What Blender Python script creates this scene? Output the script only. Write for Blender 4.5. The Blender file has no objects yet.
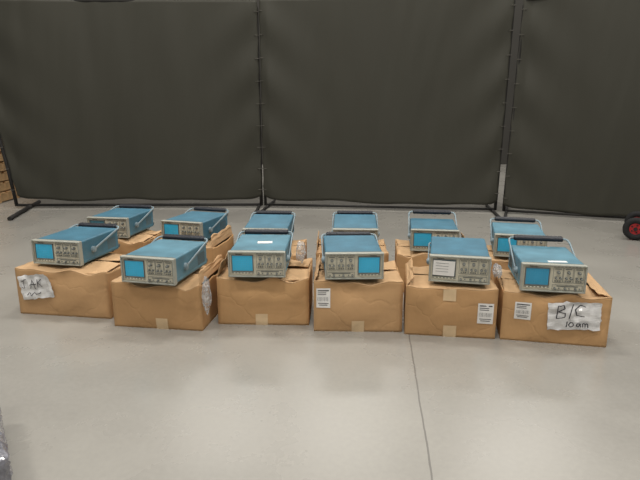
import bpy, bmesh, math, random
from mathutils import Vector, Matrix, noise
random.seed(4)
scene = bpy.context.scene
COL = scene.collection
try:
    scene.view_settings.view_transform = 'Standard'
    scene.view_settings.look = 'None'
except Exception:
    pass

# ------------------------------------------------------------------ materials
def lin(c):
    return tuple(((v/255)/12.92 if v/255 <= .04045 else ((v/255+.055)/1.055)**2.4) for v in c)

def mat(name, rgb, rough=.6, metal=0, var=.08, scale=30, bump=0, bscale=200, emit=0, spec=.5, coat=0):
    m = bpy.data.materials.new(name); m.use_nodes = True
    nt = m.node_tree; b = nt.nodes['Principled BSDF']
    c = lin(rgb)
    tc = nt.nodes.new('ShaderNodeTexCoord')
    n = nt.nodes.new('ShaderNodeTexNoise'); n.inputs['Scale'].default_value = scale; n.inputs['Detail'].default_value = 5
    r = nt.nodes.new('ShaderNodeValToRGB')
    r.color_ramp.elements[0].position = .3; r.color_ramp.elements[1].position = .7
    r.color_ramp.elements[0].color = (*[v*(1-var) for v in c], 1)
    r.color_ramp.elements[1].color = (*[min(1, v*(1+var)) for v in c], 1)
    nt.links.new(tc.outputs['Object'], n.inputs['Vector'])
    nt.links.new(n.outputs['Fac'], r.inputs['Fac'])
    nt.links.new(r.outputs['Color'], b.inputs['Base Color'])
    b.inputs['Roughness'].default_value = rough
    b.inputs['Metallic'].default_value = metal
    b.inputs['Specular IOR Level'].default_value = spec
    b.inputs['Coat Weight'].default_value = coat
    if emit:
        nt.links.new(r.outputs['Color'], b.inputs['Emission Color'])
        b.inputs['Emission Strength'].default_value = emit
    if bump:
        n2 = nt.nodes.new('ShaderNodeTexNoise'); n2.inputs['Scale'].default_value = bscale
        bp = nt.nodes.new('ShaderNodeBump'); bp.inputs['Strength'].default_value = bump; bp.inputs['Distance'].default_value = .01
        nt.links.new(tc.outputs['Object'], n2.inputs['Vector'])
        nt.links.new(n2.outputs['Fac'], bp.inputs['Height'])
        nt.links.new(bp.outputs['Normal'], b.inputs['Normal'])
    return m

M = {}
M['blue'] = mat('case_blue_paint', (68, 116, 138), .42, var=.18, scale=9, bump=.1, bscale=900)
M['blue2'] = mat('case_blue_paint_dusty', (88, 132, 150), .44, var=.22, scale=7, bump=.1, bscale=900)
M['frame'] = mat('instrument_frame_grey', (160, 161, 151), .5)
M['panel'] = mat('instrument_panel_beige', (206, 200, 180), .55, var=.04)
M['pdark'] = mat('panel_print_dark', (98, 103, 101), .6)
M['pmid'] = mat('panel_print_mid', (150, 152, 143), .6)
M['screen'] = mat('crt_screen_cyan', (64, 176, 212), .22, var=.03, emit=.12)
M['screen_dark'] = mat('crt_screen_blue', (60, 150, 185), .22, var=.03, emit=.06)
M['screen_dull'] = mat('crt_screen_dull', (70, 110, 120), .25, var=.03)
M['grat'] = mat('crt_graticule', (52, 152, 186), .4)
M['black'] = mat('black_plastic', (22, 25, 36), .5, var=.2)
M['rubber'] = mat('black_rubber', (24, 24, 25), .8, var=.2)
M['btn'] = mat('button_grey', (218, 216, 202), .5)
M['knob'] = mat('knob_grey', (116, 120, 117), .5)
M['arm'] = mat('handle_arm_grey', (134, 152, 160), .5)
M['steel'] = mat('dark_steel_tube', (30, 28, 26), .7, 0)
M['paper'] = mat('white_paper', (228, 226, 222), .8, var=.03)
M['papersleeve'] = mat('white_paper_in_plastic_sleeve', (216, 215, 214), .3, var=.15, scale=16, bump=.55, bscale=26, coat=.6)
M['ink'] = mat('black_ink', (36, 34, 42), .8)
M['print'] = mat('grey_print', (120, 120, 120), .8)
M['tape'] = mat('packing_tape', (212, 185, 147), .35, var=.05)
M['red'] = mat('red_painted_hub', (160, 28, 32), .5)
M['wood'] = mat('pallet_wood', (192, 156, 112), .8, var=.25, scale=12)
M['tie'] = mat('zip_tie', (84, 80, 74), .6)
M['wall'] = mat('painted_block_wall', (66, 64, 60), .9, var=.05, scale=2)
M['rack'] = mat('rack_steel_dark', (70, 62, 54), .5, var=.08)

def cardboard(name, rgb):
    m = mat(name, rgb, .85, var=.09, scale=4, spec=.2)
    nt = m.node_tree; b = nt.nodes['Principled BSDF']; L = nt.links.new
    tc = nt.nodes['Texture Coordinate']
    w = nt.nodes.new('ShaderNodeTexWave'); w.bands_direction = 'X'; w.inputs['Scale'].default_value = 45
    w.inputs['Distortion'].default_value = .3
    n2 = nt.nodes.new('ShaderNodeTexNoise'); n2.inputs['Scale'].default_value = 6; n2.inputs['Detail'].default_value = 3
    vo = nt.nodes.new('ShaderNodeTexVoronoi'); vo.feature = 'DISTANCE_TO_EDGE'; vo.inputs['Scale'].default_value = 3.2
    vr = nt.nodes.new('ShaderNodeMapRange'); vr.inputs['From Max'].default_value = .035; vr.inputs['To Min'].default_value = -.10; vr.inputs['To Max'].default_value = 0
    mul = nt.nodes.new('ShaderNodeVectorMath'); mul.operation = 'MULTIPLY_ADD'; mul.inputs[1].default_value = (.18, .18, .18)
    L(n2.outputs['Color'], mul.inputs[0]); L(tc.outputs['Object'], mul.inputs[2]); L(mul.outputs[0], vo.inputs['Vector'])
    L(vo.outputs['Distance'], vr.inputs['Value'])
    ad = nt.nodes.new('ShaderNodeMath'); ad.operation = 'MULTIPLY_ADD'; ad.inputs[1].default_value = .03
    ad2 = nt.nodes.new('ShaderNodeMath'); ad2.operation = 'ADD'
    bp = nt.nodes.new('ShaderNodeBump'); bp.inputs['Strength'].default_value = .6; bp.inputs['Distance'].default_value = .018
    L(tc.outputs['Object'], w.inputs['Vector']); L(tc.outputs['Object'], n2.inputs['Vector'])
    L(w.outputs['Fac'], ad.inputs[0]); L(n2.outputs['Fac'], ad.inputs[2])
    L(ad.outputs[0], ad2.inputs[0]); L(vr.outputs[0], ad2.inputs[1])
    L(ad2.outputs[0], bp.inputs['Height']); L(bp.outputs['Normal'], b.inputs['Normal'])
    return m
CARD = [cardboard('cardboard_tan', (192, 154, 112)), cardboard('cardboard_brown', (185, 146, 103)),
        cardboard('cardboard_warm', (195, 155, 110))]
CARDIN = cardboard('cardboard_flap', (198, 163, 124))

# floor: polished concrete with a sawn joint
def floor_mat():
    m = bpy.data.materials.new('polished_concrete'); m.use_nodes = True
    nt = m.node_tree; b = nt.nodes['Principled BSDF']; L = nt.links.new
    tc = nt.nodes.new('ShaderNodeTexCoord')
    n1 = nt.nodes.new('ShaderNodeTexNoise'); n1.inputs['Scale'].default_value = .7; n1.inputs['Detail'].default_value = 8; n1.inputs['Roughness'].default_value = .6
    n2 = nt.nodes.new('ShaderNodeTexNoise'); n2.inputs['Scale'].default_value = 45; n2.inputs['Detail'].default_value = 6
    L(tc.outputs['Object'], n1.inputs['Vector']); L(tc.outputs['Object'], n2.inputs['Vector'])
    r = nt.nodes.new('ShaderNodeValToRGB'); r.color_ramp.elements[0].position = .3; r.color_ramp.elements[1].position = .7
    r.color_ramp.elements[0].color = (*lin((145, 142, 136)), 1); r.color_ramp.elements[1].color = (*lin((164, 161, 154)), 1)
    L(n1.outputs['Fac'], r.inputs['Fac'])
    r2 = nt.nodes.new('ShaderNodeValToRGB'); r2.color_ramp.elements[0].position = .35; r2.color_ramp.elements[1].position = .65
    r2.color_ramp.elements[0].color = (.95, .95, .95, 1); r2.color_ramp.elements[1].color = (1, 1, 1, 1)
    L(n2.outputs['Fac'], r2.inputs['Fac'])
    mx = nt.nodes.new('ShaderNodeMix'); mx.data_type = 'RGBA'; mx.blend_type = 'MULTIPLY'; mx.inputs[0].default_value = 1
    L(r.outputs['Color'], mx.inputs[6]); L(r2.outputs['Color'], mx.inputs[7])
    mp = nt.nodes.new('ShaderNodeMapping'); mp.vector_type = 'TEXTURE'
    mp.inputs['Location'].default_value = (.398, 1.658, 0); mp.inputs['Rotation'].default_value = (0, 0, math.radians(-5.5))
    sp = nt.nodes.new('ShaderNodeSeparateXYZ')
    n3 = nt.nodes.new('ShaderNodeTexNoise'); n3.inputs['Scale'].default_value = 8
    L(tc.outputs['Object'], mp.inputs['Vector']); L(mp.outputs['Vector'], sp.inputs[0]); L(tc.outputs['Object'], n3.inputs['Vector'])
    def math_node(op, a, bb=None, c=None):
        n = nt.nodes.new('ShaderNodeMath'); n.operation = op
        for i, v in enumerate((a, bb, c)):
            if v is None: continue
            if isinstance(v, (int, float)): n.inputs[i].default_value = v
            else: L(v, n.inputs[i])
        return n.outputs[0]
    wob = math_node('MULTIPLY_ADD', n3.outputs['Fac'], .010, sp.outputs['X'])
    ab = math_node('ABSOLUTE', wob)
    ln = math_node('LESS_THAN', ab, .0036)
    front = math_node('LESS_THAN', sp.outputs['Y'], 1.6)
    mx2 = nt.nodes.new('ShaderNodeMix'); mx2.data_type = 'RGBA'
    fac = math_node('MULTIPLY', math_node('MULTIPLY', ln, .6), front)
    L(fac, mx2.inputs[0]); L(mx.outputs[2], mx2.inputs[6]); mx2.inputs[7].default_value = (*lin((82, 79, 76)), 1)
    L(mx2.outputs[2], b.inputs['Base Color'])
    rr = nt.nodes.new('ShaderNodeMapRange'); rr.inputs['From Min'].default_value = .3; rr.inputs['From Max'].default_value = .7
    rr.inputs['To Min'].default_value = .20; rr.inputs['To Max'].default_value = .36
    L(n1.outputs['Fac'], rr.inputs['Value']); L(rr.outputs[0], b.inputs['Roughness'])
    b.inputs['Specular IOR Level'].default_value = .62
    bp = nt.nodes.new('ShaderNodeBump'); bp.inputs['Strength'].default_value = .06; bp.inputs['Distance'].default_value = .004
    L(n2.outputs['Fac'], bp.inputs['Height']); L(bp.outputs['Normal'], b.inputs['Normal'])
    return m

M['curtain'] = mat('dark_olive_vinyl', (58, 57, 49), .58, var=.04, scale=.8, spec=.3)

def plastic_mat():
    m = bpy.data.materials.new('clear_plastic_film'); m.use_nodes = True
    nt = m.node_tree; b = nt.nodes['Principled BSDF']
    tc = nt.nodes.new('ShaderNodeTexCoord'); n = nt.nodes.new('ShaderNodeTexNoise'); n.inputs['Scale'].default_value = 30
    r = nt.nodes.new('ShaderNodeMapRange'); r.inputs['From Min'].default_value = .35; r.inputs['From Max'].default_value = .65
    r.inputs['To Min'].default_value = .05; r.inputs['To Max'].default_value = .65
    nt.links.new(tc.outputs['Object'], n.inputs['Vector']); nt.links.new(n.outputs['Fac'], r.inputs['Value'])
    nt.links.new(r.outputs[0], b.inputs['Alpha'])
    b.inputs['Base Color'].default_value = (.62, .63, .64, 1); b.inputs['Roughness'].default_value = .15
    return m
M['film'] = plastic_mat()
M['wrap'] = mat('stretch_wrap_film', (116, 116, 124), .15, var=.5, scale=22, bump=1.0, bscale=40, coat=.8)

# ------------------------------------------------------------------ mesh helpers
def finish(bm, name, mats, smooth=False):
    me = bpy.data.meshes.new(name); bm.to_mesh(me); bm.free()
    for k in mats: me.materials.append(M[k] if isinstance(k, str) else k)
    if smooth:
        for p in me.polygons: p.use_smooth = True
    return me

def bbox(bm, c, s, bevel=0, mi=0, seg=2, rot=None):
    r = bmesh.ops.create_cube(bm, size=1)
    vs = r['verts']
    bmesh.ops.scale(bm, vec=s, verts=vs)
    if bevel:
        es = list({e for v in vs for e in v.link_edges})
        rb = bmesh.ops.bevel(bm, geom=es, offset=bevel, segments=seg, affect='EDGES', profile=.5)
        vs = list({v for f in rb['faces'] for v in f.verts} | {v for v in vs if v.is_valid})
    fs = {f for v in vs for f in v.link_faces}
    for f in fs: f.material_index = mi
    if rot: bmesh.ops.rotate(bm, cent=(0, 0, 0), matrix=rot, verts=vs)
    bmesh.ops.translate(bm, vec=c, verts=vs)
    return vs

def cyl(bm, c, r, h, axis='Z', seg=24, r2=None, mi=0):
    res = bmesh.ops.create_cone(bm, cap_ends=True, segments=seg, radius1=r, radius2=r if r2 is None else r2, depth=h)
    vs = res['verts']
    if axis == 'Y': bmesh.ops.rotate(bm, cent=(0, 0, 0), matrix=Matrix.Rotation(math.pi/2, 3, 'X'), verts=vs)
    if axis == 'X': bmesh.ops.rotate(bm, cent=(0, 0, 0), matrix=Matrix.Rotation(math.pi/2, 3, 'Y'), verts=vs)
    bmesh.ops.translate(bm, vec=c, verts=vs)
    for f in {f for v in vs for f in v.link_faces}: f.material_index = mi
    return vs

def tube_path(bm, pts, r, seg=12, mi=0):
    pts = [Vector(p) for p in pts]
    rings = []
    for i, p in enumerate(pts):
        a = pts[max(i-1, 0)]; b = pts[min(i+1, len(pts)-1)]
        d = (b-a).normalized()
        ref = Vector((0, 0, 1)) if abs(d.z) < .9 else Vector((0, 1, 0))
        u = d.cross(ref).normalized(); v = d.cross(u).normalized()
        rings.append([bm.verts.new(p + u*math.cos(t)*r + v*math.sin(t)*r) for t in [2*math.pi*k/seg for k in range(seg)]])
    for a, b in zip(rings, rings[1:]):
        for k in range(seg):
            f = bm.faces.new((a[k], a[(k+1) % seg], b[(k+1) % seg], b[k])); f.material_index = mi; f.smooth = True
    for rg, fl in ((rings[0], True), (rings[-1], False)):
        f = bm.faces.new(rg if fl else rg[::-1]); f.material_index = mi
    bmesh.ops.recalc_face_normals(bm, faces=bm.faces)

def obj(name, me, parent=None, loc=(0, 0, 0), rot=(0, 0, 0)):
    o = bpy.data.objects.new(name, me); COL.objects.link(o)
    o.location = loc; o.rotation_euler = rot
    if parent: o.parent = parent
    return o

def top(name, label, cat, loc=(0, 0, 0), rot=(0, 0, 0), me=None, group=None):
    o = obj(name, me, None, loc, rot)
    if me is None: o.empty_display_size = .1
    o['label'] = label; o['category'] = cat
    if group: o['group'] = group
    return o

def text_mesh(name, s, size, m, shear=0, offset=0):
    c = bpy.data.curves.new(name, 'FONT'); c.body = s; c.size = size; c.shear = shear; c.offset = offset
    c.align_x = 'CENTER'; c.align_y = 'CENTER'; c.extrude = .0003; c.resolution_u = 3
    o = bpy.data.objects.new(name, c); COL.objects.link(o)
    bpy.context.view_layer.update()
    dg = bpy.context.evaluated_depsgraph_get()
    me = bpy.data.meshes.new_from_object(o.evaluated_get(dg))
    bpy.data.objects.remove(o)
    me.materials.clear(); me.materials.append(M[m])
    return me

# ------------------------------------------------------------------ oscilloscope
W, D, H = .326, .44, .147    # case
cache = {}
def cm(key, fn):
    if key not in cache: cache[key] = fn()
    return cache[key]

def m_case(mk):
    bm = bmesh.new()
    bbox(bm, (0, .225, .012+H/2), (W, .41, H), .010, 0, 3)
    for s in (-1, 1):
        bbox(bm, (s*(W/2), .225, .03), (.004, .39, .006), .001, 0, 1)
        for k in range(9):
            bbox(bm, (s*(W/2), .30+k*.011, .075), (.002, .004, .07), 0, 1)
    bbox(bm, (0, .034, .012+H+.0005), (W-.02, .004, .002), 0, 1)
    return finish(bm, 'case', [mk, 'pdark'])

def m_frontframe():
    bm = bmesh.new()
    t = .009
    bbox(bm, (0, .008, .012+H-t/2+.003), (W+.006, .034, t), .003)
    bbox(bm, (0, .008, .012+t/2-.003), (W+.006, .034, t), .003)
    for s in (-1, 1): bbox(bm, (s*(W/2+.003-t/2), .008, .012+H/2), (t, .034, H), .003)
    return finish(bm, 'front_frame', ['frame'])

def m_panel(mirror, kind):
    bm = bmesh.new(); s = -1 if mirror else 1
    bbox(bm, (0, .011, .012+H/2), (W-.012, .018, H-.012), .001, 0, 1)
    zc = .012+H/2
    bbox(bm, (s*-.083, .0015, zc-.052), (.130, .002, .006), 0, 2)
    for (x, z, w, h) in ((.022, .018, .048, .082), (.074, .018, .048, .082), (.127, .018, .048, .082), (.074, -.050, .152, .028)):
        for dx, dz, ww, hh in ((0, h/2, w, .0014), (0, -h/2, w, .0014), (w/2, 0, .0014, h), (-w/2, 0, .0014, h)):
            bbox(bm, (s*(x+dx), .0015, zc+z+dz), (ww, .002, hh), 0, 1)
        bbox(bm, (s*x, .0015, zc+z+h/2-.007), (w*.7, .002, .004), 0, 1)
    for k in range(8):
        bbox(bm, (s*(.005+k*.018), .0015, zc+.065), (.010, .002, .003), 0, 1)
    return finish(bm, 'front_panel', ['panel', 'pdark', 'pmid'])

def m_bezel():
    bm = bmesh.new(); w, h, t = .122, .096, .005
    for z in (-h/2, h/2): bbox(bm, (0, 0, z), (w+t, .010, t), .0015)
    for x in (-w/2, w/2): bbox(bm, (x, 0, 0), (t, .010, h+t), .0015)
    return finish(bm, 'screen_bezel', ['pdark'])

def m_screen(mk):
    bm = bmesh.new(); w, h = .118, .092
    n = 10
    g = [[bm.verts.new(((i/n-.5)*w, -.003*(1-(2*i/n-1)**2)*(1-(2*j/n-1)**2), (j/n-.5)*h)) for i in range(n+1)] for j in range(n+1)]
    for j in range(n):
        for i in range(n):
            f = bm.faces.new((g[j][i], g[j][i+1], g[j+1][i+1], g[j+1][i])); f.smooth = True
    for k in range(1, 10): bbox(bm, ((k/10-.5)*w, -.0033, 0), (.0006, .0006, h*.92), 0, 1)
    for k in range(1, 8): bbox(bm, (0, -.0033, (k/8-.5)*h), (w*.92, .0006, .0006), 0, 1)
    return finish(bm, 'screen', [mk, 'grat'])

def m_knob(r):
    bm = bmesh.new()
    cyl(bm, (0, -.004, 0), r*1.25, .005, 'Y', 20); cyl(bm, (0, -.012, 0), r, .014, 'Y', 20)
    bbox(bm, (0, -.0195, r*.5), (.0015, .001, r*.8), 0, 1)
    return finish(bm, 'knob', ['knob', 'btn'])

def m_button():
    bm = bmesh.new(); bbox(bm, (0, -.002, 0), (.008, .007, .0055), .001)
    return finish(bm, 'button', ['btn'])
def m_button_dark():
    bm = bmesh.new(); bbox(bm, (0, -.002, 0), (.007, .007, .005), .001)
    return finish(bm, 'button', ['knob'])

def m_handle():
    bm = bmesh.new()
    half = W/2+.010
    for s in (-1, 1):
        cyl(bm, (s*(half-.002), 0, 0), .020, .015, 'X', 28)
        cyl(bm, (s*(half+.004), 0, 0), .012, .011, 'X', 24)
        # flat side arm, widest at the pivot
        bbox(bm, (s*half, .145, 0), (.008, .29, .014), .0035)
    pts = [(-half, .27, 0), (-half, .29, 0), (-half+.004, .312, 0), (-half+.014, .326, 0), (-half+.03, .33, 0)]
    pts += [(-p[0], p[1], 0) for p in pts[::-1]]
    tube_path(bm, pts, .0060, 12)
    return finish(bm, 'handle', ['arm'])

def m_grip():
    bm = bmesh.new()
    bbox(bm, (0, .33, 0), (W-.04, .038, .025), .010, 0, 3)
    for k in range(12): bbox(bm, (-.12+k*.0218, .33, .0123), (.004, .028, .002), 0)
    return finish(bm, 'handle_grip', ['black'])

def m_rear():
    bm = bmesh.new()
    bbox(bm, (0, .434, .012+H/2), (W-.02, .012, H-.02), .002)
    for k in range(8): bbox(bm, (-.09+k*.012, .441, .012+H/2), (.005, .003, .07), 0, 1)
    for x in (-1, 1):
        for z in (-1, 1): bbox(bm, (x*.145, .446, .012+H/2+z*.055), (.022, .02, .022), .004, 0)
    return finish(bm, 'rear_panel', ['pdark', 'black'])

def m_foot():
    bm = bmesh.new(); cyl(bm, (0, 0, .007), .012, .014, 'Z', 20, .014)
    return finish(bm, 'rubber_foot', ['rubber'])

def scope(label, loc, yaw, handle=14, mirror=False, case='blue', screen='screen', tilt=0, roll=0, sticker=None, face_paper=False, side=0):
    s = -1 if mirror else 1
    e = top('oscilloscope', label, 'oscilloscope', loc, (math.radians(tilt), math.radians(roll), math.radians(yaw)), group='oscilloscopes on cardboard boxes')
    obj('case', cm('case'+case, lambda: m_case(case)), e)
    ff = obj('front_frame', cm('ff', m_frontframe), e)
    p = obj('front_panel', cm('pan%d' % s, lambda: m_panel(mirror, 0)), e)
    zc = .012+H/2
    b = obj('screen_bezel', cm('bez', m_bezel), p, (s*-.083, .000, zc+.006))
    obj('screen', cm('scr'+screen, lambda: m_screen(screen)), b, (0, 0, 0))
    for x in (.022, .074, .127):
        obj('knob', cm('k.007', lambda: m_knob(.007)), p, (s*x, 0, zc+.035))
        obj('knob', cm('k.0055', lambda: m_knob(.0055)), p, (s*(x-.010), 0, zc+.004))
        obj('knob', cm('k.0055', lambda: m_knob(.0055)), p, (s*(x+.012), 0, zc+.004))
        obj('knob', cm('k.005', lambda: m_knob(.005)), p, (s*(x-.012), 0, zc-.054))
    for k in range(6):
        obj('button', cm('btn', m_button), p, (s*(-.130+k*.019), 0, zc-.052))
    for x in (.022, .074, .127):
        for dx in (-.012, 0, .012):
            obj('button', cm('btnd', m_button_dark), p, (s*(x+dx), 0, zc-.014))
        obj('button', cm('btnd', m_button_dark), p, (s*(x+.010), 0, zc-.054))
    nm = cm('brandtxt', lambda: text_mesh('lettering', 'Tektronix', .010, 'ink'))
    obj('lettering', nm, p, (s*-.105, .0002, zc+.0605), (math.pi/2, 0, 0))
    h = obj('handle', cm('arms', m_handle), e, (0, .13, .085), (math.radians(handle), 0, 0))
    obj('handle_grip', cm('grip', m_grip), h)
    obj('rear_panel', cm('rear', m_rear), e)
    for x in (-.13, .13):
        for y in (.06, .39): obj('rubber_foot', cm('foot', m_foot), e, (x, y, 0))
    if sticker:
        bm = bmesh.new(); bbox(bm, (0, 0, 0), (sticker[2], sticker[3], .001))
        st = obj('sticker', finish(bm, 'sticker', ['paper']), e, (sticker[0], sticker[1], .012+H+.001), (0, 0, .1))
    if face_paper:
        bm = bmesh.new(); bbox(bm, (0, 0, 0), (.118, .001, .086))
        for k in range(4): bbox(bm, (-.01, -.0008, .028-k*.016), (.07, .0006, .002), 0, 1)
        pp = obj('paper_label', finish(bm, 'paper_label', ['paper', 'print']), e, (-.085, -.007, zc+.006), (0, .03, 0))
        pp['label'] = 'white paper note taped over the screen'
    return e

# ------------------------------------------------------------------ cardboard box
def bulge(x, z, w, h, seed):
    fx = max(0, 1-(2*x/w)**2); fz = max(0, 1-(2*z/h-1)**2)
    r = .011*fx*fz + .014*noise.noise(Vector((x*5, z*6, seed)))*min(1, fz*2)*min(1, fx*2)
    r -= .012*math.exp(-((x-.08*math.sin(seed*2.3))/.05)**2-((z-h*.8)/.05)**2)
    return r
def sag(x, w, seed):
    fx = max(0, 1-(2*x/w)**2)
    k = 1.7 if (seed in (5, 6)) else 1
    return k*min(1, fx*2)*(.012+.026*noise.noise(Vector((x*8, seed, 1))))

def m_body(w, d, h, seed, card):
    bm = bmesh.new(); n = 22
    def side(p0, ux, un, ww, amp=1):
        g = []
        for j in range(n+1):
            row = []
            for i in range(n+1):
                x = (i/n-.5)*ww; z = j/n*h
                sd = seed+un[0]*3+un[1]*7
                b = bulge(x, z, ww, h, sd)*amp
                z -= (j/n)**3*sag(x, ww, sd)
                row.append(bm.verts.new((p0[0]+ux[0]*x+un[0]*b, p0[1]+ux[1]*x+un[1]*b, z)))
            g.append(row)
        for j in range(n):
            for i in range(n):
                f = bm.faces.new((g[j][i], g[j][i+1], g[j+1][i+1], g[j+1][i])); f.smooth = True
    side((0, 0), (1, 0), (0, -1), w)
    side((w/2, d/2), (0, 1), (1, 0), d, .3)
    side((0, d), (-1, 0), (0, 1), w)
    side((-w/2, d/2), (0, -1), (-1, 0), d, .3)
    bm.faces.new([bm.verts.new(v) for v in ((-w/2, 0, 0), (-w/2, d, 0), (w/2, d, 0), (w/2, 0, 0))])
    bmesh.ops.remove_doubles(bm, verts=bm.verts, dist=.0015)
    return finish(bm, 'box_body', [card])

def m_flap(width, length, seed, taper=.012, bend=.0, sagseed=None, sagw=1, amp=.006, ragged=.014):
    bm = bmesh.new(); n = 18
    g = []
    for j in range(n+1):
        row = []
        for i in range(n+1):
            x = (i/n-.5)*width
            v = j/n
            ln = length*(1+ragged*12*noise.noise(Vector((i*.22, seed, 3))))
            y = v*ln; ww = width-2*taper*v
            z = bend*v**2 + amp*noise.noise(Vector((i*.25, j*.25, seed)))*v
            if sagseed is not None: z -= sag(x, sagw, sagseed)*(1-v)
            row.append(bm.verts.new(((i/n-.5)*ww, y, z)))
        g.append(row)
    for j in range(n):
        for i in range(n):
            f = bm.faces.new((g[j][i], g[j][i+1], g[j+1][i+1], g[j+1][i])); f.smooth = True
    return finish(bm, 'flap', [CARDIN])

def solid(o, t):
    m = o.modifiers.new('solid', 'SOLIDIFY'); m.thickness = t; m.offset = -1

def front_patch(name, parent, x, z, pw, ph, w, h, seed, m, rot=0, off=.0025, marks=None, crumple=0, fold=0):
    bm = bmesh.new(); n = 14; g = []
    cr, sr = math.cos(rot), math.sin(rot)
    def pos(a, b, o):
        px = x+a*cr-b*sr; pz = z+a*sr+b*cr
        c = crumple*(.5+noise.noise(Vector((a*26, b*26, seed))))
        if fold: c += fold*max(0, (a/pw+b/ph)-.55)**1.5*4
        return (px, -bulge(px, pz, w, h, seed-7)-o-c, pz)
    for j in range(n+1):
        row = []
        for i in range(n+1):
            a = (i/n-.5)*pw; b = (j/n-.5)*ph
            if crumple:
                if i in (0, n): a += .008*noise.noise(Vector((j*.5, seed, i)))
                if j in (0, n): b += .012*noise.noise(Vector((i*.5, seed, j)))
            row.append(bm.verts.new(pos(a, b, off)))
        g.append(row)
    for j in range(n):
        for i in range(n):
            f = bm.faces.new((g[j][i], g[j][i+1], g[j+1][i+1], g[j+1][i])); f.smooth = not crumple
    for (a, b, ww, hh) in (marks or []):
        vs = [bm.verts.new(pos(a+sx*ww/2, b+sz*hh/2, off+.0012)) for sx, sz in ((-1, -1), (1, -1), (1, 1), (-1, 1))]
        f = bm.faces.new(vs); f.material_index = 1
    o = obj(name, finish(bm, name, [m, 'ink']), parent)
    return o

def stroke(parent, pts, x, z, w, h, seed, width=.006, off=.012, rot=0, wob=.004):
    """marker pen strokes following the box face"""
    bm = bmesh.new(); cr, sr = math.cos(rot), math.sin(rot)
    for li, line in enumerate(pts):
        line = [(a*cr-b*sr, a*sr+b*cr) for a, b in line]
        P = []
        for (a, b), (c, d2) in zip(line, line[1:]):
            for k in range(6): P.append((a+(c-a)*k/6, b+(d2-b)*k/6))
        P.append(line[-1])
        P = [(a+wob*noise.noise(Vector((i*.3, li, 2))), b+wob*noise.noise(Vector((i*.3, li, 9)))) for i, (a, b) in enumerate(P)]
        prev = None
        for i, (a, b) in enumerate(P):
            q = P[min(i+1, len(P)-1)]; r = P[max(i-1, 0)]
            dx, dz = q[0]-r[0], q[1]-r[1]; l = math.hypot(dx, dz) or 1
            wd = width*(.75+.6*abs(noise.noise(Vector((i*.3, li, 5)))))
            nx, nz = -dz/l*wd/2, dx/l*wd/2
            px, pz = x+a, z+b
            y = -bulge(px, pz, w, h, seed-7)-off
            cur = (bm.verts.new((px+nx, y, pz+nz)), bm.verts.new((px-nx, y, pz-nz)))
            if prev: bm.faces.new((prev[0], prev[1], cur[1], cur[0]))
            prev = cur
    return obj('handwriting', finish(bm, 'handwriting', ['ink']), parent)

def marks_label(pw, ph):
    r = [(0, ph*.38, pw*.8, ph*.05), (-pw*.1, ph*.27, pw*.6, ph*.03), (-pw*.1, ph*.18, pw*.6, ph*.03)]
    random.seed(7); x = -pw*.4
    while x < pw*.4:
        t = random.choice((.001, .0015, .002)); r.append((x, -ph*.05, t, ph*.2)); x += t+.005
    r += [(0, -ph*.27, pw*.75, ph*.03), (0, -ph*.36, pw*.6, ph*.03)]
    return r

def box(label, c, yaw, w, d, h, seed, tape=0, raised=(None, None), card=0, fgap=(0, 0)):
    e = top('cardboard_box', label, 'cardboard box', (c[0], c[1], 0), (0, 0, math.radians(yaw)), group='cardboard boxes in two rows')
    b = obj('box_body', m_body(w, d, h, seed, CARD[card % 3]), e); solid(b, .004)
    for k, (loc, rz) in enumerate((((0, -.001, h+.001), 0), ((0, d+.001, h+.001), math.pi))):
        f = obj('flap', m_flap(w-.004, d/2-.012, seed+k, sagseed=seed-7 if k == 0 else seed+7, sagw=w, amp=.010, ragged=.004), e, loc, (math.radians(fgap[k]), 0, rz)); solid(f, .003)
    for k, (loc, rz) in enumerate((((-w/2+.003, d/2, h-.003), -math.pi/2), ((w/2-.003, d/2, h-.003), math.pi/2))):
        rs = raised[k]
        if rs is None:
            f = obj('flap', m_flap(d-.02, .2, seed+5+k), e, (loc[0], loc[1], h-.014), (math.radians(-2), 0, rz))
        else:
            f = obj('flap', m_flap(d-.01, rs[1], seed+5+k, .012, .0, amp=.010, ragged=.018), e, (loc[0], loc[1], h), (math.radians(rs[0]), 0, rz))
        solid(f, .003)
    if tape:
        front_patch('packing_tape', e, tape-1 if tape else 0, .035, .072, .07, w, h, seed, 'tape')
    return e

FB = [
 ('closed brown cardboard box with a crumpled white paper taped on', (-1.592, 3.17), -9, .615, .45, .30, 11),
 ('brown cardboard box with clear plastic sticking out of its side', (-.953, 2.972), -8, .545, .44, .280, 12),
 ('brown cardboard box with a torn flap standing up', (-.338, 3.03), -2, .545, .45, .295, 13),
 ('brown cardboard box with a narrow shipping label', (.219, 2.928), -1.5, .51, .45, .305, 14),
 ('brown cardboard box with tape and a white shipping label', (.733, 2.855), -8, .502, .44, .295, 15),
 ('brown cardboard box with a large handwritten paper sheet', (1.281, 2.765), -11.5, .550, .46, .285, 16)]
raisedF = [(None, None), (None, (84, .07)), ((74, .09), None), ((64, .05), None), ((52, .06), None), (None, (14, .08))]
tapes = [0, 1.03, .99, 1.0, 1.0, 0]
boxes = []
for i, (lb, c, yw, w, d, h, sd) in enumerate(FB):
    boxes.append(box(lb, c, yw, w, d, h, sd, tapes[i], raisedF[i], i))
def bx(i): return boxes[i], FB[i][3], FB[i][5], FB[i][6]

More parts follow.
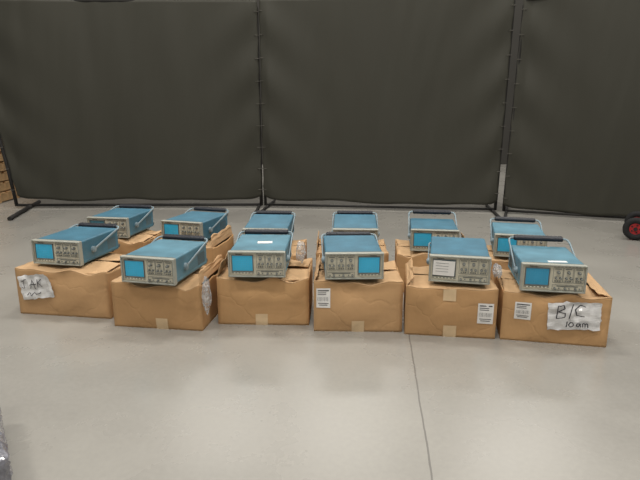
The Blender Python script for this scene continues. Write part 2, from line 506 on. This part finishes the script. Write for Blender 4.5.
e, w, h, sd = bx(0)
front_patch('paper_sheet', e, -.165, .190, .22, .155, w, h, sd, 'papersleeve', rot=.16, off=.004, crumple=.016, fold=.04)
stroke(e, [[(-.086, .046), (-.052, .050)], [(-.070, .048), (-.074, .000), (-.088, .006)],
           [(-.030, -.008), (-.012, .048), (.004, -.012)], [(-.034, .014), (.012, .018)],
           [(.024, .046), (.022, -.004)], [(.024, .022), (.050, .044)], [(.026, .020), (.054, -.002)],
           [(-.066, -.046), (-.044, -.030), (-.036, -.052), (-.008, -.032), (.002, -.050), (.034, -.036)]],
       -.165, .190, w, h, sd, .0048, .0215, rot=.16, wob=.005)
e, w, h, sd = bx(3)
front_patch('shipping_label', e, -.20, .205, .08, .115, w, h, sd, 'paper', marks=marks_label(.08, .115))
e, w, h, sd = bx(4)
front_patch('shipping_label', e, .19, .15, .085, .12, w, h, sd, 'paper', marks=marks_label(.085, .12))
front_patch('packing_tape', e, -.01, .25, .07, .07, w, h, sd, 'tape')
e, w, h, sd = bx(5)
front_patch('shipping_label', e, -.170, .180, .085, .10, w, h, sd, 'paper', marks=marks_label(.085, .10))
front_patch('paper_sheet', e, .092, .170, .27, .155, w, h, sd, 'papersleeve', rot=.05, off=.004, crumple=.014)
BIC = [[(-.088, -.012), (-.080, .058), (-.050, .060), (-.044, .042), (-.082, .026), (-.040, .016), (-.044, -.006), (-.090, -.012)],
       [(.000, .064), (-.022, -.016)],
       [(.060, .052), (.034, .062), (.010, .034), (.016, .004), (.056, -.002)],
       [(-.030, -.030), (-.034, -.062)],
       [(-.012, -.035), (-.024, -.050), (-.011, -.063), (.004, -.050), (-.005, -.036), (-.014, -.036)],
       [(.034, -.042), (.020, -.044), (.017, -.056), (.026, -.061), (.034, -.050), (.036, -.042), (.038, -.062)],
       [(.048, -.062), (.049, -.042), (.056, -.040), (.060, -.046), (.060, -.062), (.061, -.046), (.068, -.040), (.073, -.046), (.074, -.062)]]
stroke(e, BIC, .088, .173, w, h, sd, .0058, .0195, rot=.05, wob=.003)

BB = [(-1.61, 3.985, -8, .56, .29), (-1.02, 3.80, -10, .51, .29), (-.385, 3.80, -3, .51, .24), (.235, 3.80, -2, .53, .24), (.792, 3.60, -6, .51, .28), (1.352, 3.45, -10, .52, .28)]
raisedB = [(None, None), (None, (82, .08)), (None, None), ((88, .07), None), (None, (80, .07)), (None, None)]
for i, (x, y, yw, w, hh) in enumerate(BB):
    box('plain brown cardboard box in the second row under an oscilloscope', (x, y), yw, w, .45, hh, 31+i, 0, raisedB[i], i+1)

# ------------------------------------------------------------------ place oscilloscopes
def zt(h): return h+.005
scope('blue oscilloscope with cyan screen, handle folded back, on box', (-1.635, 3.24, zt(.30)), -11, 14)
scope('blue oscilloscope with cyan screen overhanging the box edge', (-.972, 2.925, zt(.280)), -13, 15, case='blue2', tilt=.5)
scope('blue oscilloscope with cyan screen and paper scrap on top', (-.365, 3.0, zt(.295)), -2, 15, case='blue2', sticker=(.02, .22, .09, .05), tilt=1)
scope('blue oscilloscope with the cyan screen beside its control panel reversed', (.194, 2.93, zt(.305)), 1.5, 13, mirror=True, tilt=1)
scope('blue oscilloscope with white paper note over its screen, handle down', (.775, 2.88, .304), -12, 4, case='blue', screen='screen_dull', tilt=2, face_paper=True)
scope('blue oscilloscope with dark blue screen, black handle raised behind', (1.25, 2.765, zt(.285)), -10, 21, case='blue2', screen='screen_dark', sticker=(.03, .07, .10, .03))
scope('blue oscilloscope with dull grey screen on a rear box', (-1.62, 4.03, zt(.29)), -9, 15, screen='screen_dull')
scope('blue oscilloscope with cyan screen turned slightly on its box', (-1.02, 3.88, zt(.29)), -17, 16)
scope('blue oscilloscope tilted forward, black handle folded over its top', (-.40, 3.84, .250), -4, 14, tilt=4.5)
scope('blue oscilloscope tilted forward, black handle folded over its top', (.258, 3.84, .250), -3, 14, tilt=4.5)
scope('blue oscilloscope with cyan screen and raised black handle', (.795, 3.64, zt(.28)), -8, 22)
scope('blue oscilloscope with cyan screen, handle folded back', (1.33, 3.48, zt(.28)), -14, 17, case='blue2')

# ------------------------------------------------------------------ plastic bags
def bag(label, loc, size, seed, rot=0):
    bm = bmesh.new()
    bmesh.ops.create_icosphere(bm, subdivisions=5, radius=.5)
    for v in bm.verts:
        a = v.co*4+Vector((seed, 0, 0))
        n = noise.noise(a)*.30 + abs(noise.noise(v.co*9+Vector((0, seed, 0))))*.30-.1 + abs(noise.noise(v.co*20+Vector((0, seed, 4))))*.10
        v.co = v.co*(1+n)
        v.co.x *= size[0]; v.co.y *= size[1]; v.co.z *= size[2]
    zmin = min(v.co.z for v in bm.verts)
    for v in bm.verts: v.co.z -= zmin
    return top('plastic_bag', label, 'plastic bag', loc, (0, 0, rot), me=finish(bm, 'plastic_bag', ['film']))
bag('crumpled clear plastic bag on a box beside an oscilloscope', (-.122, 3.33, .30), (.06, .2, .12), 2)
bag('crumpled clear plastic bag squeezed between two boxes', (-.650, 2.935, 0.10), (.042, .085, .20), 5, -.1)
bag('crumpled clear plastic bag on a box beside an oscilloscope', (1.035, 3.02, .300), (.05, .16, .07), 9, -.2)

# ------------------------------------------------------------------ screens (curtains on frames)
def m_tie():
    bm = bmesh.new()
    pts = [(math.cos(t)*.026, -.012+math.sin(t)*.02, 0) for t in [2*math.pi*k/14 for k in range(15)]]
    tube_path(bm, pts, .0035, 6)
    return finish(bm, 'tie', ['tie'])
def curtain(A, B, z0, z1, seed, leanA=0, leanB=0, label='', dropB=0, offA=.0, offB=.0, footA=None, rad=.019):
    A = Vector(A); B = Vector(B); L = (B-A).length; ang = math.atan2(B.y-A.y, B.x-A.x)
    e = top('curtain_screen', label, 'partition curtain', (A.x, A.y, 0), (0, 0, ang), group='dark partition curtains')
    bm = bmesh.new(); nx, nz = 170, 70
    g = []
    for j in range(nz+1):
        v = j/nz; row = []
        for i in range(nx+1):
            u = i/nx
            xl = offA+leanA*v; xr = L-offB+leanB*v
            edge = min(u, 1-u)*L
            x = xl+(xr-xl)*u
            zb = z0-dropB*u + .034*noise.noise(Vector((u*L*1.7, seed, 0)))
            z = zb+(z1-zb)*v
            if v < .3: z += .06*math.exp(-edge*12)*(1-v/.3)
            pull = .010*abs(math.sin(v*math.pi*7+seed))*math.exp(-edge*12)
            x += pull if u < .5 else -pull
            fold = .018*math.sin(x*4.1+seed*2+.4*z)*math.exp(-.3*edge)
            fold += .048*noise.noise(Vector((x*.8+z*.1, z*.35, seed)))
            fold += .018*noise.noise(Vector((x*3.2+z*.3, z*.6, seed+3)))
            fold += .006*noise.noise(Vector((x*8-z, z*1.2, seed+8)))
            fold += .024*math.exp(-edge*4)*math.sin(z*9+seed+edge*8)
            fold *= min(1, edge*8+.15)
            row.append(bm.verts.new((x, fold-.028, z)))
        g.append(row)
    for j in range(nz):
        for i in range(nx):
            f = bm.faces.new((g[j][i], g[j][i+1], g[j+1][i+1], g[j+1][i])); f.smooth = True
    c = obj('curtain', finish(bm, 'curtain', ['curtain']), e); solid(c, .003)
    bm = bmesh.new(); r = rad
    zt_ = z1-.01
    pa = [(0, 0, .03), (leanA*.15, 0, .5), (leanA*.5, 0, 1.3), (leanA, 0, zt_-.08), (leanA+.02, 0, zt_-.02), (leanA+.08, 0, zt_)]
    pb = [(L+leanB-.08, 0, zt_), (L+leanB-.02, 0, zt_-.02), (L+leanB, 0, zt_-.08), (L+leanB*.5, 0, 1.3), (L+leanB*.15, 0, .5), (L, 0, .03)]
    tube_path(bm, pa+pb, r)
    tube_path(bm, [(0, 0, .04), (L, 0, .04)], r*.8)
    obj('frame', finish(bm, 'frame', ['steel']), e)
    for k, x in enumerate((0.03, L-.03)):
        bm = bmesh.new()
        if k == 0 and footA: tube_path(bm, footA, .024)
        else: tube_path(bm, [(x, -.45, .02), (x, .45, .02)], .017)
        obj('foot_bar', finish(bm, 'foot_bar', ['steel']), e)
    tm = cm('tie', m_tie)
    for k in range(9):
        v = (k+.5)/9; z = z0+(z1-z0)*v
        obj('tie', tm, e, (.004+leanA*v, -.022, z)); obj('tie', tm, e, (L-.004+leanB*v, -.022, z))
    return e
curtain((-3.98, 7.0), (-.775, 7.05), .11, 2.55, 1, leanA=-.33, label='dark olive vinyl curtain laced to a steel tube frame', offA=.03, offB=-.018,
        footA=[(.36, -.85, .026), (.20, -.1, .026), (.12, .35, .026)], rad=.022)
curtain((-.72, 7.05), (2.205, 6.70), .11, 2.56, 2, label='dark olive vinyl curtain laced to a steel tube frame', dropB=.03, offA=-.02, offB=-.010, leanB=.03)
curtain((2.285, 6.62), (5.3, 5.50), .065, 2.50, 3, label='dark olive vinyl curtain laced to a steel tube frame', dropB=.02, offA=-.015, leanA=.045)

# ------------------------------------------------------------------ storage rack with pallets behind
RX, RY = -6.05, 9.35
rk = top('storage_rack', 'tall steel storage rack with boards behind the curtain', 'shelving', (RX, RY, 0))
for x in (-.72, .72):
    for y in (-.62, .62):
        bm = bmesh.new(); bbox(bm, (x, y, 1.2), (.07, .07, 2.4), .006); bbox(bm, (x, y, .006), (.12, .12, .012))
        obj('upright_post', finish(bm, 'upright_post', ['rack']), rk)
for z in (.62, 1.32, 2.0):
    for y in (-.62, .62):
        bm = bmesh.new(); bbox(bm, (0, y, z), (1.37, .05, .09), .004); obj('beam', finish(bm, 'beam', ['rack']), rk)
    bm = bmesh.new()
    for k in range(8): bbox(bm, (0, -.54+k*.155, z+.055), (1.36, .13, .02), .002)
    obj('shelf_boards', finish(bm, 'shelf_boards', ['wood']), rk)
def pallet(loc, rot=0):
    e = top('wooden_pallet', 'weathered wooden pallet stacked behind the curtain', 'pallet', loc, (0, 0, rot), group='stacked wooden pallets')
    for k in range(7):
        bm = bmesh.new(); bbox(bm, (0, -.5+k*.167, .125), (1.2, .1, .02), .002); obj('deck_board', finish(bm, 'deck_board', ['wood']), e)
    for x in (-.55, 0, .55):
        bm = bmesh.new(); bbox(bm, (x, 0, .065), (.09, 1.1, .10), .002); obj('stringer', finish(bm, 'stringer', ['wood']), e)
    for k in (-.45, 0, .45):
        bm = bmesh.new(); bbox(bm, (0, k, .0085), (1.2, .1, .015), .002); obj('bottom_board', finish(bm, 'bottom_board', ['wood']), e)
# a tall pallet stack stands in front of the rack and shows past the curtain edge
for k in range(9): pallet((-5.02+random.uniform(-.015, .015), 7.80, .001+k*.137))
for k, (z, s) in enumerate(((.688, 70), (1.388, 75))):
    sb = box('pale cardboard carton stored on a rack shelf', (RX+.1, RY-.35, 0), 2, .85, .6, .45, s, 0)
    sb.location.z = z; sb['group'] = 'stored cartons'

# ------------------------------------------------------------------ hand truck with red wheels
def m_wheel():
    bm = bmesh.new()
    n, k = 36, 12
    R, r = .082, .032
    rings = []
    for i in range(n):
        a = 2*math.pi*i/n
        rings.append([bm.verts.new(((R+r*math.cos(t))*math.cos(a), r*.9*math.sin(t), (R+r*math.cos(t))*math.sin(a))) for t in [2*math.pi*q/k for q in range(k)]])
    for i in range(n):
        for q in range(k):
            f = bm.faces.new((rings[i][q], rings[(i+1) % n][q], rings[(i+1) % n][(q+1) % k], rings[i][(q+1) % k])); f.smooth = True
    return finish(bm, 'tyre', ['rubber'])
def m_hub():
    bm = bmesh.new()
    cyl(bm, (0, 0, 0), .057, .03, 'Y', 32); cyl(bm, (0, 0, 0), .018, .07, 'Y', 20, mi=1)
    for i in range(5):
        a = 2*math.pi*i/5; cyl(bm, (.038*math.cos(a), 0, .038*math.sin(a)), .008, .036, 'Y', 12, mi=1)
    return finish(bm, 'wheel_hub', ['red', 'steel'])
ht = top('hand_truck', 'dark steel hand truck with red-hubbed black wheels, leaning back', 'hand truck', (3.11, 5.20, 0), (0, 0, math.radians(-31)))
for y in (-.0, .40):
    wl = obj('wheel', m_wheel(), ht, (0, y, .115)); obj('wheel_hub', m_hub(), wl)
bm = bmesh.new()
tube_path(bm, [(0, -.02, .115), (0, .42, .115)], .010)
for y in (.07, .33):
    tube_path(bm, [(-.02, y, .07), (.05, y, .20), (.30, y, .38), (.75, y, .70), (.98, y, .86)], .014)
    tube_path(bm, [(0, y, .115), (.10, y, .235)], .011)
tube_path(bm, [(.98, .07, .86), (1.03, .12, .90), (1.03, .28, .90), (.98, .33, .86)], .014)
for (x, z) in ((.12, .25), (.38, .435), (.62, .607)): tube_path(bm, [(x, .07, z), (x, .33, z)], .010)
obj('frame', finish(bm, 'frame', ['steel']), ht)
bm = bmesh.new()
vs = bbox(bm, (0, 0, 0), (.006, .28, .16), .001, rot=Matrix.Rotation(math.radians(-35), 3, 'Y'))
bmesh.ops.translate(bm, vec=(.0, .20, .075), verts=bm.verts)
obj('toe_plate', finish(bm, 'toe_plate', ['steel']), ht)

# ------------------------------------------------------------------ stretch-wrapped bundle
bm = bmesh.new()
bbox(bm, (0, 0, .105), (.5, .6, .21), .025, 0, 3)
bmesh.ops.subdivide_edges(bm, edges=[e for e in bm.edges if e.calc_length() > .1], cuts=24, use_grid_fill=True)
for v in bm.verts:
    k = noise.noise(v.co*7)*.008 + abs(noise.noise(Vector((v.co.x*16+v.co.z*20, v.co.y*30, v.co.z*30))))*.018
    v.co.x += k; v.co.y += k*.6
wrapm = finish(bm, 'wrapped_bundle', ['wrap'], False)
wb = top('wrapped_bundle', 'grey goods bundle in crumpled stretch wrap on the floor', 'wrapped bundle', (-1.342, 1.57, 0), (0, 0, math.radians(34)), me=wrapm)

# ------------------------------------------------------------------ room shell
def struct(name, me, loc=(0, 0, 0), rot=(0, 0, 0)):
    o = obj(name, me, None, loc, rot); o['kind'] = 'structure'; o['label'] = {'floor': 'polished grey concrete floor with a sawn joint', 'wall_back': 'dark grey warehouse wall behind the curtains'}[name]; o['category'] = name.split('_')[0]
    return o
bm = bmesh.new(); bbox(bm, (0, 0, -.05), (30, 30, .1)); 
M['floor'] = floor_mat()
struct('floor', finish(bm, 'floor', ['floor']))
bm = bmesh.new(); bbox(bm, (0, 0, 3), (30, .2, 6)); struct('wall_back', finish(bm, 'wall_back', ['wall']), (0, 13, 0))

# ------------------------------------------------------------------ light
wd = bpy.data.worlds.new('warehouse_ambient'); scene.world = wd; wd.use_nodes = True
bg = wd.node_tree.nodes['Background']; bg.inputs[0].default_value = (1.0, .975, .935, 1); bg.inputs[1].default_value = .33
def area(loc, sx, sy, power, rot=(0, 0, 0)):
    l = bpy.data.lights.new('ceiling_light', 'AREA'); l.shape = 'RECTANGLE'; l.size = sx; l.size_y = sy; l.energy = power; l.color = (1, .96, .89)
    o = bpy.data.objects.new('ceiling_light', l); COL.objects.link(o); o.location = loc; o.rotation_euler = rot
    return o
for x in (-4, 0, 4):
    area((x, 4.9, 6.5), 1.4, .5, 122)
    area((x, 1.0, 6.5), 1.4, .5, 122)
area((0, -3.5, 6.5), 2, .6, 140)
area((-2.4, 12.0, 6.6), 2.4, 1.2, 85)
area((.6, 12.0, 6.6), 2.4, 1.2, 115)
area((4.6, 11.0, 6.9), 2.4, 1.2, 125)

# ------------------------------------------------------------------ camera
cd = bpy.data.cameras.new('camera'); cam = bpy.data.objects.new('camera', cd); COL.objects.link(cam)
cd.sensor_width = 36; cd.lens = 540/640*36
cam.location = (0, 0, 1.25); cam.rotation_euler = (math.radians(90-13.5), 0, 0)
scene.camera = cam
